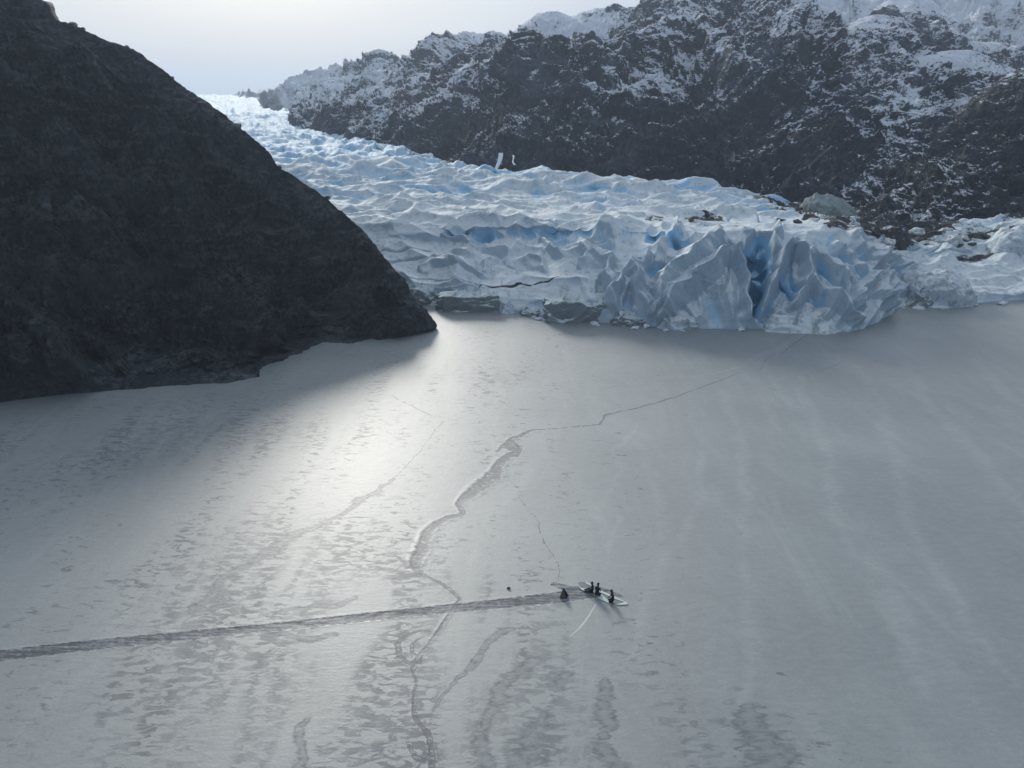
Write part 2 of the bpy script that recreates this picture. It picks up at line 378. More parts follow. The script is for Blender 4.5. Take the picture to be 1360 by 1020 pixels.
# ================================================================== rock lofts
def loft(name, ridge, base, nx, nv, mat, amp, freq, label, cat, prof=.9, back=(90, -40), snow=None, edge=.25, seed=0, margin=0, kind='structure', streak=(1, 1, 1), crestamp=.03, tilt=.64, taper=1, ribs=.5):
    """a hillside between its foot and its skyline, both surveyed as points, closed behind by a back slope"""
    ridge = np.array(ridge, float); base = np.array(base, float)
    px = np.linspace(ridge[0, 0], ridge[-1, 0], nx)
    ry = np.interp(px, ridge[:, 0], ridge[:, 1]); rY = np.interp(px, ridge[:, 0], ridge[:, 2])
    ry = blur(ry, 2, 0); rY = blur(rY, 12, 0)
    RX, RY, RZ = at_depth(px, ry, rY)
    bY = np.interp(px, base[:, 0], base[:, 1]); bZ = np.interp(px, base[:, 0], base[:, 2])
    BX, BY, BZ = (px - 680) / FP * (bY * CT - (bZ - CH) * ST), bY, bZ
    v = np.concatenate([np.linspace(0, 1, nv), 1 + np.linspace(0, 1, 26)[1:]])[:, None]
    f = np.clip(v, 0, 1); g = np.clip(v - 1, 0, 1)
    Y = BY + (RY - BY) * f + back[0] * g
    Z = BZ + (RZ - BZ) * f ** prof + back[1] * (g ** 1.3)
    X = BX + (RX - BX) * f + (px[None, :] - 680) / FP * back[0] * g
    P = np.stack([X, Y, Z], 2)
    N = normals(P)
    if N[..., 2].mean() < 0: N = -N
    sx, sy, sz = streak
    x, y, z = X * freq, Y * freq, Z * freq
    wx = fbm(x * .7, y * .7, z * .7, 3, seed + 3) * .9
    wy = fbm(x * .7 + 9, y * .7, z * .7, 3, seed + 8) * .9
    tc_, ts_ = math.cos(tilt), math.sin(tilt)
    xr, zr = x * tc_ + z * ts_, z * tc_ - x * ts_
    n = fbm((xr + wx) * sx, (y + wy) * sy, zr * sz, 7, seed, True, .52) - .45
    n2 = fbm(x * 3.1, y * 3.1, z * 3.1, 5, seed + 40, True, .55) - .5
    n3 = fbm(x * .35, y * .35, z * .35, 2, seed + 70)
    fade = np.minimum(1, crestamp + (np.abs(1 - v) / edge) ** .8)
    D = amp * ((n - .17) * 1.9 + (n2 - .12) * .75 + n3 * 1.5) * fade
    # small steps and knobs survive on the skyline
    rb = fbm(xr * .45 + wx * .5, y * .3 + wy * .3, zr * 1.9 + wx * .4, 5, seed + 120, True, .5) - .15
    D += ribs * amp * rb * 1.6 * fade
    D += amp * .05 * fbm(x * 7, y * 7, z * 7, 3, seed + 90, True) * (np.abs(1 - v) < 2)
    foot = sm(0, .03, f)
    D = D * np.interp(px, [px[0], px[-1] - taper, px[-1]], [1, 1, .05 if taper > 1 else 1])
    P = P + N * (D * foot)[..., None]
    if taper > 1: P[..., 2] = np.where(v > 1, P[..., 2], np.maximum(P[..., 2], (BZ + (RZ - BZ) * f) * .5 * (f < .4) - 60 * (f >= .4)))
    attrs = {}
    if snow is not None: attrs['snow'] = snow(P[..., 0], P[..., 1], P[..., 2]) - .40 * rb - .2 * (n - .17)
    o = grid_obj(name, P, mat, attrs)
    tag(o, label, cat, kind=kind)
    return o, P

def foot_from_line(pts):
    out = []
    for a, b in pts:
        _, y = on_lake(a, b); out.append((a, float(y), -.4))
    return out
sil = [(-260,-180,235),(-120,-110,232),(0,-30,228),(30,-14,226),(52,-2,224),(64,6,223),(72,26,220),(80,29,219),(100,36,217),(118,44,215),(150,58,212),(168,63,211),(186,72,210),(215,92,208),(250,120,205),(300,155,201),(320,172,199),(346,190,197),(358,203,196),(374,224,194),(395,236,192),(430,261,190),(450,276,188),(468,294,186),(490,316,183),(510,344,180),(528,364,178),(545,392,175),(560,415,173),(572,428,172),(578,437,171.5)]
wl = foot_from_line([(-260,560),(-120,548),(0,535),(60,527),(100,523),(170,518),(230,516),(300,512),(345,508),(360,500),(374,490),(400,479),(430,466),(465,459),(500,452),(540,446),(565,441),(578,438)])
cliff, CP = loft('rocky_hillside', sil, wl, 900, 420, CLIFF, 10.0, .032, 'dark bare rocky hillside sloping into the lake on the left', 'hillside', prof=.86, back=(120, -70), edge=.3, seed=11, streak=(.55, 1, 1.6), crestamp=.04, tilt=-.62, taper=90)

def sn(base, k, z0=30, left=0.0):
    return lambda x, y, z: base + k * (z - z0) / 100 + left * sm(150, -250, x) 
farz = lambda pts, Y: [(a, b, Y) for a, b in pts]
r4 = farz([(1000,10),(1060,0),(1100,-8),(1125,-2),(1150,-14),(1200,-10),(1225,2),(1245,-6),(1262,-14),(1300,-16),(1330,-12),(1352,2),(1366,14),(1400,6),(1500,-20)], 1500)
loft('snowy_peak', r4, [(1000,760,40),(1500,760,40)], 300, 160, MOUNT, 26, .009, 'far snow covered peak filling the upper right corner behind dark hills', 'mountain', snow=sn(.55, .25, 60), seed=51, back=(300, -150), edge=.25, prof=.8)
r3 = farz([(1080,60),(1120,42),(1150,22),(1166,8),(1184,-2),(1210,0),(1226,10),(1243,20),(1260,38),(1290,54),(1312,58),(1345,64),(1400,72),(1500,80)], 880)
loft('snowy_hill', r3, [(1080,520,25),(1500,520,30)], 300, 160, MOUNT, 13, .013, 'dark hill with snow streaks between the rounded hill and the far peak', 'hill', snow=sn(.16, .25, 60), seed=61, back=(140, -60))
main = [(300,142,1750),(330,138,1720),(352,129,1650),(372,123,1600),(388,122,1550),(402,113,1500),(430,106,1400),(455,100,1350),(480,94,1300),(494,91,1280),(506,84,1260),(520,91,1240),(546,96,1200),(566,80,1150),(580,68,1120),(600,58,1090),(622,50,1060),(650,47,1030),(672,49,1000),(686,40,980),(697,30,960),(712,18,950),(738,15,930),(758,22,920),(790,12,900),(812,9,890),(835,12,880),(858,6,870),(872,-12,860),(905,-32,850),(950,-52,840),(1000,-50,830),(1045,-30,810),(1078,-2,790),(1104,14,780),(1126,32,770),(1170,70,750),(1240,120,700),(1300,160,650)]
mfoot = [(300,1600,128),(345,1300,140),(362,900,160),(375,700,172),(400,640,178),(470,560,192),(540,500,204),(580,440,216),(620,400,228),(640,392,236),(700,378,242),(800,372,246),(900,356,256),(1000,345,270),(1100,340,290),(1300,330,300)]
mbase = [(a, b, float(at_depth(a, c, b)[2])) for a, b, c in mfoot]
loft('rocky_mountain', main, mbase, 1150, 470, MOUNT, 19, .011, 'high dark rocky mountain dusted with snow behind the glacier', 'mountain', snow=lambda x, y, z: +.24 + .20 * sm(0, 90, z) + .28 * sm(-20, -220, x) + .75 * sm(-240, -360, x) + .10 * sm(500, 900, y) - .35 * sm(60, 25, z) , seed=21, back=(260, -120), prof=.82, edge=.22, streak=(1, 1, 1.4))
r2 = farz([(1050,130),(1090,72),(1128,33),(1142,26),(1160,20),(1186,21),(1200,24),(1214,34),(1232,50),(1254,70),(1290,110),(1340,170),(1420,230)], 640)
loft('rounded_hill', r2, [(1050,345,4),(1200,335,4),(1420,330,4)], 420, 260, MOUNT, 9, .018, 'dark rounded hill with a snow patch on its left shoulder', 'hill', snow=lambda x, y, z: .04 + .34 * sm(20, 80, z) * sm(330, 260, x), seed=31, back=(120, -50), prof=.85)
r5 = farz([(1110,200),(1160,130),(1196,92),(1214,76),(1240,70),(1266,66),(1290,66),(1312,74),(1332,84),(1366,100),(1420,150)], 560)
loft('snow_patched_hill', r5, [(1110,340,4),(1420,325,4)], 380, 220, MOUNT, 8, .02, 'lower dark hill with snow ledges below the rounded hill', 'hill', snow=lambda x, y, z: .24 + .20 * sm(20, 80, z), seed=41, back=(90, -40), prof=.85)
r6 = farz([(1110,306),(1140,292),(1160,268),(1178,232),(1200,208),(1222,190),(1262,156),(1300,122),(1340,98),(1362,88),(1420,58),(1520,20)], 400)
loft('brown_ridge', r6, [(1110,305,5),(1200,292,6),(1520,285,6)], 460, 260, NEARR, 6.5, .028, 'near brown and black rocky ridge climbing to the right edge', 'ridge', snow=lambda x, y, z: .10 + .12 * sm(20, 70, z), seed=81, back=(90, -40), prof=.85, streak=(1, 1, 1.5))

# ================================================================== glacier
# columns of (offset behind the ice front or depth in metres, height read off the photo)
KC = [260, 400, 540, 600, 680, 740, 800, 850, 900, 960, 1010, 1060, 1100, 1140, 1185, 1215, 1290, 1360, 1460]
front = [(260,404),(540,404),(583,407),(660,414),(700,417),(735,424),(800,429),(850,432),(900,436),(940,437),(1010,437),(1060,439),(1130,441),(1160,431),(1190,409),(1215,405),(1300,403),(1360,399),(1460,396)]
low = [(2.0,396),(5,386),(14,357),(22,337),(29,322),(33,298),(38,293)]
lowR = [(2.0,398),(5,388),(14,368),(24,350),(34,338),(42,326),(50,320)]
def dome(k): return [(1.2, 424 + (2 if k else 0)), (3.5,404), (7,382), (12,352), (17,328), (23,308), (34,299)]
half = [(1.8,402),(4.5,388),(11,362),(19,340),(26,322),(31,300),(37,294)]
half2 = [(1.6,412),(4.2,398),(9,372),(15,346),(22,320),(28,300),(36,294)]
fr = {260:low,400:low,540:low,600:low,680:low,740:low,800:half,850:half2,900:dome(1),960:dome(1),1010:dome(1),1060:dome(1),1100:dome(1),1140:[(1.2,420),(3.5,402),(8,378),(14,350),(22,326),(30,310),(40,303)],1185:[(1.5,400),(4,388),(10,366),(18,348),(28,332),(38,322),(48,314)],1215:lowR,1290:lowR,1360:[(2,390),(5,380),(14,362),(24,346),(34,332),(42,316),(50,308)],1460:[(2,385),(5,372),(14,350),(24,336),(34,320),(42,306),(50,298)]}
far = {260:(264,240,224,219,206,176,152,125), 400:(264,241,224,219,206,176,152,127), 540:(266,243,225,221,207,190,172,140),
       600:(267,244,225,222), 680:(266,243,225,226), 740:(268,246,231,236), 800:(268,248,235,242), 850:(270,250,236,244), 900:(272,254,243,250), 960:(276,260,249,258),
       1010:(282,268,258,268), 1060:(288,276,270,278), 1100:(292,284,280,288), 1140:(296,290,286,292), 1185:(302,294,290,296), 1215:(306,298,292,298), 1290:(306,294,286,290), 1360:(298,288,282,288), 1460:(285,276,270,280)}
fY = (262, 300, 330, 345, 420, 600, 900, 1600)
K = []
fx, fy_ = zip(*front)
for c in KC:
    yf = float(on_lake(c, float(np.interp(c, fx, fy_)))[1])
    col = [(yf - 1.5, -3.0), (yf, -.05)]
    for s_, p_ in fr[c]:
        col.append((yf + s_, float(at_depth(c, p_, yf + s_)[2])))
    for i, Y_ in enumerate(fY):
        if i < len(far[c]): col.append((Y_, float(at_depth(c, far[c][i], Y_)[2])))
        else: col.append((Y_, max(col[-1][1] - 9, 2)))
    K.append(col)
K = np.array(K)
NC = 1180
gpx = np.linspace(262, 1455, NC)
KK = np.stack([np.stack([np.interp(gpx, KC, K[:, j, i]) for i in (0, 1)], 1) for j in range(K.shape[1])], 0)   # knots x cols x 2
# front line keeps its own detail
KK[:, :, 0] = blur(KK[:, :, 0], 60, 1); KK[:, :, 1] = blur(KK[:, :, 1], 60, 1)
yf = np.array([float(on_lake(a, float(np.interp(a, fx, fy_)))[1]) for a in gpx]); yf = blur(yf, 6, 0)
dY = yf - KK[1, :, 0]
fall = np.array([1, 1, 1, .95, .8, .6, .4, .2, .1] + [0] * 8)[:, None]
KK[:, :, 0] += dY[None, :] * fall
ns = [5, 22, 26, 44, 44, 44, 44, 40, 60, 60, 44, 20, 40, 50, 40, 30]
tt = np.concatenate([i + np.linspace(0, 1, n_, endpoint=False) for i, n_ in enumerate(ns)] + [[len(ns)]])
i0 = np.minimum(tt.astype(int), len(ns) - 1); ft = (tt - i0)[:, None, None]
G = KK[i0] * (1 - ft) + KK[i0 + 1] * ft
G[..., 1] = blur(G[..., 1], 10, 0); 
GY, GZ = G[..., 0], G[..., 1]
GX = (gpx[None, :] - 680) / FP * (GY * CT - (GZ - CH) * ST)
P = np.stack([GX, GY, GZ], 2)
N = normals(P); N = np.where(N[..., 2:3] < 0, -N, N)
arc = np.concatenate([np.zeros((1, NC)), np.cumsum(np.hypot(np.diff(GY, axis=0), np.diff(GZ, axis=0)), 0)], 0)
QX, QY = project(GX, GY, GZ)
s_b = GY - yf[None, :]
wx = fbm(GX * .045, arc * .045, o=3, s=101) * 9
wy = fbm(GX * .045 + 31, arc * .045, o=3, s=108) * 9
b1, e1 = bowls((GX + wx) / 13, (arc + wy + .3 * GX) / 9, 3, .5)
b2, e2 = bowls((GX + wx * .8 + wy * .3) / 4.6, (arc + wy * .8) / 3.6, 13, .35)
b3, e3 = bowls((GX * .92 + wx + arc * .4) / 24, (arc + wy - GX * .25) / 15, 23, .6)
b4, e4 = bowls((GX + wx * .5) / 2.0, (arc + wy * .5) / 1.7, 33, .3)
frontw = sm(75, 45, s_b)
backw = 1 - frontw
domew = sm(820, 880, QX) * sm(1205, 1150, QX) * frontw
shelf = frontw * (1 - domew)
D = (b1 - .35) * (3.6 * shelf + 3.0 * domew + 4.2 * backw)
D += (b2 - .3) * (.75 * shelf + .45 * domew + .9 * backw)
D += (b3 - .4) * (1.2 * shelf + 1.0 * domew + 5.2 * backw * sm(75, 110, s_b))
D -= 1.6 * backw * sm(290, 325, GY) * sm(420, 350, GY)
D += (b4 - .3) * .10
D += fbm(GX * .35, arc * .35, GZ * .3, 3, 140) * .25
# far tongue: smaller jagged blue seracs
farw = sm(345, 430, GY)
D *= 1 - .45 * farw
D += farw * (fbm(GX * .045, GY * .03, o=6, s=150, ridge=True) - .62) * 7 * (1 - .5 * sm(900, 1500, GY))
# fan of curtains running down the big ice front
Xc = 55.0
xf = (GX - Xc + wx * .25) / (9 + arc * .42)
bf, ef = bowls(xf * 2.7 + 5, (arc + wy * .4) / 17, 43, .25)
bg_, eg = bowls(xf * 7.5 + 1, (arc + wy * .5) / 8, 53, .25)
D += domew * sm(298, 312, QY) * ((bf - .3) * 5.2 + (bg_ - .3) * .9)
# scooped wall under the long level ledge
ledge = sm(566, 600, QX) * sm(965, 930, QX) * sm(292, 300, QY) * sm(346, 318, QY)
bw, ew = bowls((GX + wx * .4) / 6.5, (arc + wy * .3) / 16, 63, .3)
bv, ev = bowls((GX + wx * .3) / 2.6, (arc + wy * .3) / 6, 73, .3)
D = D * (1 - .45 * ledge) + ledge * ((bw - .4) * 5.2 + (bv - .3) * .5 - .8)
# smooth snowy ramp between the slabs and the dome
ramp = np.exp(-((QX - 700) / 75) ** 2 - ((QY - 378) / 22) ** 2)
D *= 1 - .72 * ramp
# ---- individually surveyed spurs (sharp crests) and hollows of the ice front, positions found on the mean ice surface
qwx = fbm(GX * .15, arc * .15, o=2, s=170) * 13; qwy = fbm(GX * .15 + 8, arc * .15, o=2, s=176) * 11
HX, HY = QX + qwx, QY + qwy
def spur(pts, w, a, p=1.0):
    d = poly_d(HX, HY, pts, w)
    return 1.25 * a * np.maximum(0, 1 - d) ** p
def hollow(cx, cy, rx, ry, rot, a):
    c, s = math.cos(rot), math.sin(rot)
    x, y = HX - cx, HY - cy
    r2 = ((x * c + y * s) / rx) ** 2 + ((-x * s + y * c) / ry) ** 2
    return -a * np.maximum(0, 1 - r2) ** .8
def pit(pts, a, k):
    e = poly_d(HX, HY, pts + pts[:1], 1.0)
    inside = np.zeros(HX.shape, bool)
    for (x1, y1), (x2, y2) in zip(pts, pts[1:] + pts[:1]):
        c_ = ((y1 > HY) != (y2 > HY)) & (HX < (x2 - x1) * (HY - y1) / (y2 - y1 + 1e-9) + x1)
        inside ^= c_
    return np.where(inside, -a * (1 - np.exp(-e / k)), 0)
H = np.zeros_like(D); S = np.zeros_like(D)
for pts, w, a in (([(950,316),(925,338),(895,362),(880,392),(868,420)], [14,18,20,18,12], 3.4),
                  ([(978,343),(952,350),(932,371),(905,392),(892,402),(870,434)], [8,14,18,20,18,10], 4.2),
                  ([(976,343),(985,370),(993,398),(1001,428)], [8,10,12,14], 3.6),
                  ([(1049,331),(1040,350),(1031,370),(1022,392),(1012,415)], [9,10,11,12,12], 3.2),
                  ([(1049,331),(1066,345),(1072,362),(1066,385),(1050,410)], [8,10,12,12,10], 2.6),
                  ([(1035,308),(1030,325),(1020,350),(1016,372)], [7,8,8,7], 2.6),
                  ([(1074,377),(1090,392),(1115,402),(1134,425)], [10,14,16,12], 2.8),
                  ([(1075,335),(1100,355),(1125,380),(1140,405)], [9,12,12,10], 2.6),
                  ([(1108,330),(1130,350),(1155,378),(1175,405)], [9,12,12,9], 2.8),
                  ([(860,345),(842,362),(850,385),(862,405)], [9,11,12,10], 2.8),
                  ([(775,355),(800,340),(815,350),(805,375)], [8,10,10,10], 2.4),
                  ([(820,372),(812,395),(822,418)], [8,10,9], 2.2),
                  ([(900,300),(880,325),(868,350)], [7,9,9], 2.2),
                  ([(1130,318),(1155,335),(1175,350)], [8,10,10], 2.2),
                  ([(580,345),(610,340),(650,347),(640,360)], [5,7,9,6], 1.4), ([(560,360),(600,352),(640,365)], [5,6,6], 1.3),
                  ([(590,312),(640,322),(680,345),(720,352)], [4,6,8,8], 1.7), ([(720,322),(740,340),(770,338),(810,318)], [5,7,8,6], 1.6)):
    S = np.maximum(S, spur(pts, w, a))
for c in ((1000,332,22,20,0,1.6), (868,385,12,24,.3,2.6), (842,350,14,10,0,1.6), (962,330,9,20,-.5,2.4), (1129,395,3,24,-.3,1.8), (1150,378,3,22,-.25,1.8),
          (905,320,17,13,.2,2.0), (872,312,15,15,0,2.2), (930,312,13,12,0,1.8), (640,312,26,14,.1,2.6), (690,310,22,15,0,2.4), (605,306,18,10,0,1.8), (735,308,18,12,0,1.8), (780,308,20,10,0,1.4),
          (800,392,8,20,0,2.2), (835,398,7,20,0,2.2), (1120,345,14,10,.5,1.5), (1190,352,14,10,0,1.6), (1240,340,18,9,0,1.5)):
    H = np.minimum(H, hollow(*c))
H = np.minimum(H, pit([(988,322),(1010,304),(1033,314),(1027,345),(1019,372),(1022,392),(1007,428),(1000,428),(990,398),(983,365),(978,343)], 6.5, 9))
H = np.minimum(H, pit([(1048,333),(1062,343),(1070,354),(1070,372),(1062,392),(1046,410),(1022,428),(1013,420),(1023,398),(1030,375),(1038,350)], 3.6, 7))
H = np.minimum(H, pit([(862,352),(880,345),(876,372),(870,398),(858,412),(848,395),(852,372)], 2.8, 6))
D = D * (1 - .35 * domew) + S * frontw + H * frontw
# cracks: long and level on the shelf, running downhill on the big front
cs = np.abs(perlin(GX * .05 + wx * .03, arc * .14 + wy * .03, s=401)); cd = np.abs(perlin(GX * .16 + wx * .04, arc * .05 + wy * .02, s=411))
cf = np.abs(perlin(GX * .11, arc * .22 + wy * .05, s=421))
gate = sm(-.05, .15, perlin(GX * .03, arc * .05, s=431))
crv = np.exp(-(cs / .035) ** 2) * shelf + np.exp(-(cd / .045) ** 2) * domew + 0 * cf
crv *= gate
D -= crv * 1.0
D *= sm(-.5, 2.5, s_b + .3) * .85 + .15
P = P + N * D[..., None]
blue = np.clip(.32 * ledge * (bw < .45) + .16 * domew + .42 * backw * (b3 < .55) + .30 * backw + (.5 - b1) * .55 + (.32 - b2) * .35 - H * .19 - S * .08 - .05 + .95 * farw + domew * (.30 - bf) * 1.0 + .55 * crv + .15 * farw, 0, 1)
blue += .50 * np.exp(-((GY - 335) / 12) ** 2) * sm(600, 640, QX)
blue = np.where(ramp > .4, blue * .4, blue)
dirt = np.full(D.shape, -1.0)
for pts, w in (([(1000,268),(1040,276),(1080,284),(1120,292),(1160,298),(1210,306),(1260,300)], [5,9,11,12,16,18,18]), ([(1100,300),(1160,310),(1200,318),(1240,315)], [5,8,12,10]),
               ([(865,291),(880,290)], 3.2), ([(915,291),(938,290),(962,291)], [2,3.2,2]), ([(1240,300),(1300,285),(1370,288),(1440,280)], [14,10,12,14]), ([(1190,325),(1215,332)], [5,6]), ([(1270,345),(1310,340),(1335,318)], [5,7,4]),
               ([(640,386),(690,380),(740,372)], [1,2.0,1])):
    dirt = np.maximum(dirt, 1.35 - .9 * poly_d(QX + qwx * 1.4, QY + qwy * .7, pts, w))
dirt = np.clip(dirt, -1, 1.1)
glac = grid_obj('glacier', P, ICE, dict(blue=blue, dirt=dirt))
tag(glac, 'blue and white glacier flowing down to the frozen lake', 'glacier', kind='structure')

# ================================================================== free ice blocks
def block(name, cx, cyb, wpx, h, depth, mat, label, cat, sl=0.0, rough=.25, seed=0, shape='hump', group=None, z0=-.3, skew=0.0, base=None):
    """an ice block: footprint of a superellipse, flat or humped top, chipped by cells and noise"""
    if base is None: X0, Y0 = [float(k) for k in on_lake(cx, cyb)]
    else: X0, Y0, z0 = base
    W = wpx * (Y0 * CT + CH * ST) / FP / 2
    nt, nr = 96, 44
    t = np.linspace(0, 2 * math.pi, nt, endpoint=False)
    pw = {'slab': 3.4, 'hump': 2.3, 'peak': 2.0}[shape]
    rr = (np.abs(np.cos(t)) ** pw + np.abs(np.sin(t)) ** pw) ** (-1 / pw)
    rr *= 1 + .16 * perlin(np.cos(t) * 1.7 + seed, np.sin(t) * 1.7, s=seed) + .07 * perlin(np.cos(t) * 5 + seed, np.sin(t) * 5, s=seed + 1)
    verts = []
    for i in range(nr):
        f = i / (nr - 1)
        if shape == 'slab':
            k, zz = (1 - .04 * f * 2, h * min(1, f * 2)) if f < .5 else ((1 - (f - .5) * 2) * .96, h * (1 + .10 * (1 - (1 - (f - .5) * 2) ** 2)))
        elif shape == 'hump':
            a = f * math.pi / 2; k, zz = math.cos(a) ** .75, h * math.sin(a) ** .8
        else:
            k, zz = 1 - f, h * f ** .8
        verts.append(np.stack([np.cos(t) * rr * k, np.sin(t) * rr * k, np.full(nt, zz)], 1))
    V = np.array(verts)
    bx, _ = bowls(V[..., 0] * 1.6 + seed * 3.3 + V[..., 2] / h, V[..., 1] * 1.4 + V[..., 2] / h * 1.2, seed, .4)
    nn = fbm(V[..., 0] * 2.2 + seed, V[..., 1] * 2.2, V[..., 2] / h * 2, 5, seed, True) - .5
    q = V[..., 2:3] / h
    V[..., 0:2] *= 1 + (rough * (nn[..., None] * .35 + (bx[..., None] - .3) * .30)) * np.clip(1.3 - q, .3, 1)
    V[..., 2] += h * rough * ((bx - .3) * .8 + nn * .4) * sm(.05, .4, V[..., 2] / h)
    V[..., 2] += sl * V[..., 0] * h * (V[..., 2] / h)
    V[..., 0] += skew * V[..., 2] / h
    V[..., 0] *= W; V[..., 1] *= depth / 2
    V[-1] = V[-1].mean(0)
    me = bpy.data.meshes.new(name)
    F = [(i * nt + j, i * nt + (j + 1) % nt, (i + 1) * nt + (j + 1) % nt, (i + 1) * nt + j) for i in range(nr - 1) for j in range(nt)]
    me.from_pydata(V.reshape(-1, 3).tolist(), [], F)
    me.polygons.foreach_set('use_smooth', np.ones(len(F), bool))
    me.validate(); me.update()
    o = link(name, me, mat); o.location = (X0, Y0 + depth * .42 * (base is None), z0)
    tag(o, label, cat, group)
    return o
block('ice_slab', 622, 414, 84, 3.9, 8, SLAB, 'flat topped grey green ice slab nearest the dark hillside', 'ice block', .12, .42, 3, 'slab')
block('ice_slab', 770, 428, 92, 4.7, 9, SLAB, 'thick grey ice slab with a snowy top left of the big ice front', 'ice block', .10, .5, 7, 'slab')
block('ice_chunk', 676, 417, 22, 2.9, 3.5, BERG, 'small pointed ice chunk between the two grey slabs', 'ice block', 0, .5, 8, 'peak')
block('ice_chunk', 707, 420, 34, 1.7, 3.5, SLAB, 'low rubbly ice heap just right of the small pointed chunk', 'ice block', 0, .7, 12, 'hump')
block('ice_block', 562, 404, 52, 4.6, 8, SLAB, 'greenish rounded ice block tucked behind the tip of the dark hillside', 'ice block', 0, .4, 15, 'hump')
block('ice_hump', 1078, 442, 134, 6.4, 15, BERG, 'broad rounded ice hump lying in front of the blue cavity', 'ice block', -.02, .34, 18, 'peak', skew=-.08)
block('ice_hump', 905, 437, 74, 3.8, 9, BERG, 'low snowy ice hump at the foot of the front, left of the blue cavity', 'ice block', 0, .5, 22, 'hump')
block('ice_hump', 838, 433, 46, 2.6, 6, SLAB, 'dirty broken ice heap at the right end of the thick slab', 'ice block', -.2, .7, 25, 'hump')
block('iceberg', 1256, 406, 92, 7.4, 14, BERG, 'large scooped ice block standing alone right of the ice front', 'iceberg', -.12, .45, 29, 'hump')
block('ice_chunk', 1226, 408, 40, 4.6, 4, SLAB, 'small peaked dirty ice chunk leaning on the large scooped block', 'ice block', 0, .4, 33, 'peak')
block('ice_chunk', 1222, 411, 17, .8, 2.4, BERG, 'tiny ice lump on the lake before the peaked dirty chunk', 'ice block', 0, .5, 37, 'hump')
block('ice_chunk', 1253, 410, 32, .8, 2.4, BERG, 'flat ice piece on the lake at the foot of the large scooped block', 'ice block', 0, .6, 39, 'hump')
block('ice_block', 1196, 398, 46, 4.6, 8, BERG, 'blue ice block in the notch between the front and the scooped block', 'ice block', .1, .45, 43, 'hump')
block('ice_chunk', 1302, 395, 20, 1.6, 3, BERG, 'small white ice lump at the shore right of the scooped block', 'ice block', 0, .6, 47, 'hump')
# the big pale hump standing on the moraine and the two mounds by the right edge
hx, hy, hz = at_depth(1082, 297, 300)
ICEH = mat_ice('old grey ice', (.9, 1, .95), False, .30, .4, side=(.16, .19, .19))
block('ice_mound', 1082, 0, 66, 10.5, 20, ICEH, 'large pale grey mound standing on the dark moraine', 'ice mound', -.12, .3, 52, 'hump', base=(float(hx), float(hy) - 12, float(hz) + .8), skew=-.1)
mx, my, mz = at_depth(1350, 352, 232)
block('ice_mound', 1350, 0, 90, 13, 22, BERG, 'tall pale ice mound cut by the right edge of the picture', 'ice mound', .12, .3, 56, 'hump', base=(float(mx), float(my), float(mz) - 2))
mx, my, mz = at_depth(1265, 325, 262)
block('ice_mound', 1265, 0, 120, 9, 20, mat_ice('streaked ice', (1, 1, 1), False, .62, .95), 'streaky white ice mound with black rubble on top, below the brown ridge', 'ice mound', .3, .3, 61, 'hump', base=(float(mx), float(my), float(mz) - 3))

# ================================================================== moraine boulders
ROCKM = mat_plain('moraine boulder', (.045, .044, .046), .85, .5, 1.2)
PALE = mat_plain('icy boulder', (.42, .47, .50), .7, .35, .8)
def make_boulder(r, seed, name, mat):
    bm = bmesh.new(); bmesh.ops.create_icosphere(bm, subdivisions=3, radius=1)
    co = np.array([v.co[:] for v in bm.verts])
    n = perlin(co[:, 0] * 1.3 + seed, co[:, 1] * 1.3, co[:, 2] * 1.3, seed) + .4 * perlin(co[:, 0] * 3.7, co[:, 1] * 3.7 + seed, co[:, 2] * 3.7, seed)
    for v, k in zip(bm.verts, n):
        v.co *= (1 + .55 * k) * r; v.co.z *= .68
        v.co.x *= 1.25
    me = bpy.data.meshes.new(name); bm.to_mesh(me); bm.free(); me.materials.append(mat)
    return me
bmesh_d = [make_boulder(1, 3 + k, 'boulder', ROCKM) for k in range(4)]
bmesh_p = [make_boulder(1, 13 + k, 'ice_boulder', PALE) for k in range(4)]
bmesh_b = [make_boulder(1, 23 + k, 'brash_ice', BERG) for k in range(3)]
gv = P.reshape(-1, 3); gq = np.stack(project(gv[:, 0], gv[:, 1], gv[:, 2]), 1)
sel = (gv[:, 1] < 345) & (gv[:, 1] > 205) & (gq[:, 0] > 980)
gvs, gqs = gv[sel], gq[sel]
for i in range(90):
    px_ = random.uniform(1010, 1350); pyc = np.interp(px_, [1000, 1100, 1200, 1350], [272, 296, 312, 312])
    py_ = pyc + random.gauss(0, 9)
    k = np.argmin((gqs[:, 0] - px_) ** 2 + (gqs[:, 1] - py_) ** 2)
    p = gvs[k]
    pale = i % 5 < 2
    o = bpy.data.objects.new('ice_boulder' if pale else 'boulder', (bmesh_p if pale else bmesh_d)[i % 4]); COL.objects.link(o)
    s = random.choice((.7, .9, 1.1, 1.4, 2.1))
    o.scale = (s, s, s * random.uniform(.7, 1.1)); o.location = (float(p[0]), float(p[1]), float(p[2]) + s * .12)
    o.rotation_euler = (random.uniform(-.3, .3), random.uniform(-.3, .3), random.uniform(0, 6.28))
    if pale: tag(o, 'pale ice lump lying on the dark rubble strip below the mountains', 'ice lump', 'pale lumps on the moraine')
    else: tag(o, 'black boulder lying on the rubble strip at the right glacier edge', 'boulder', 'black boulders on the moraine')

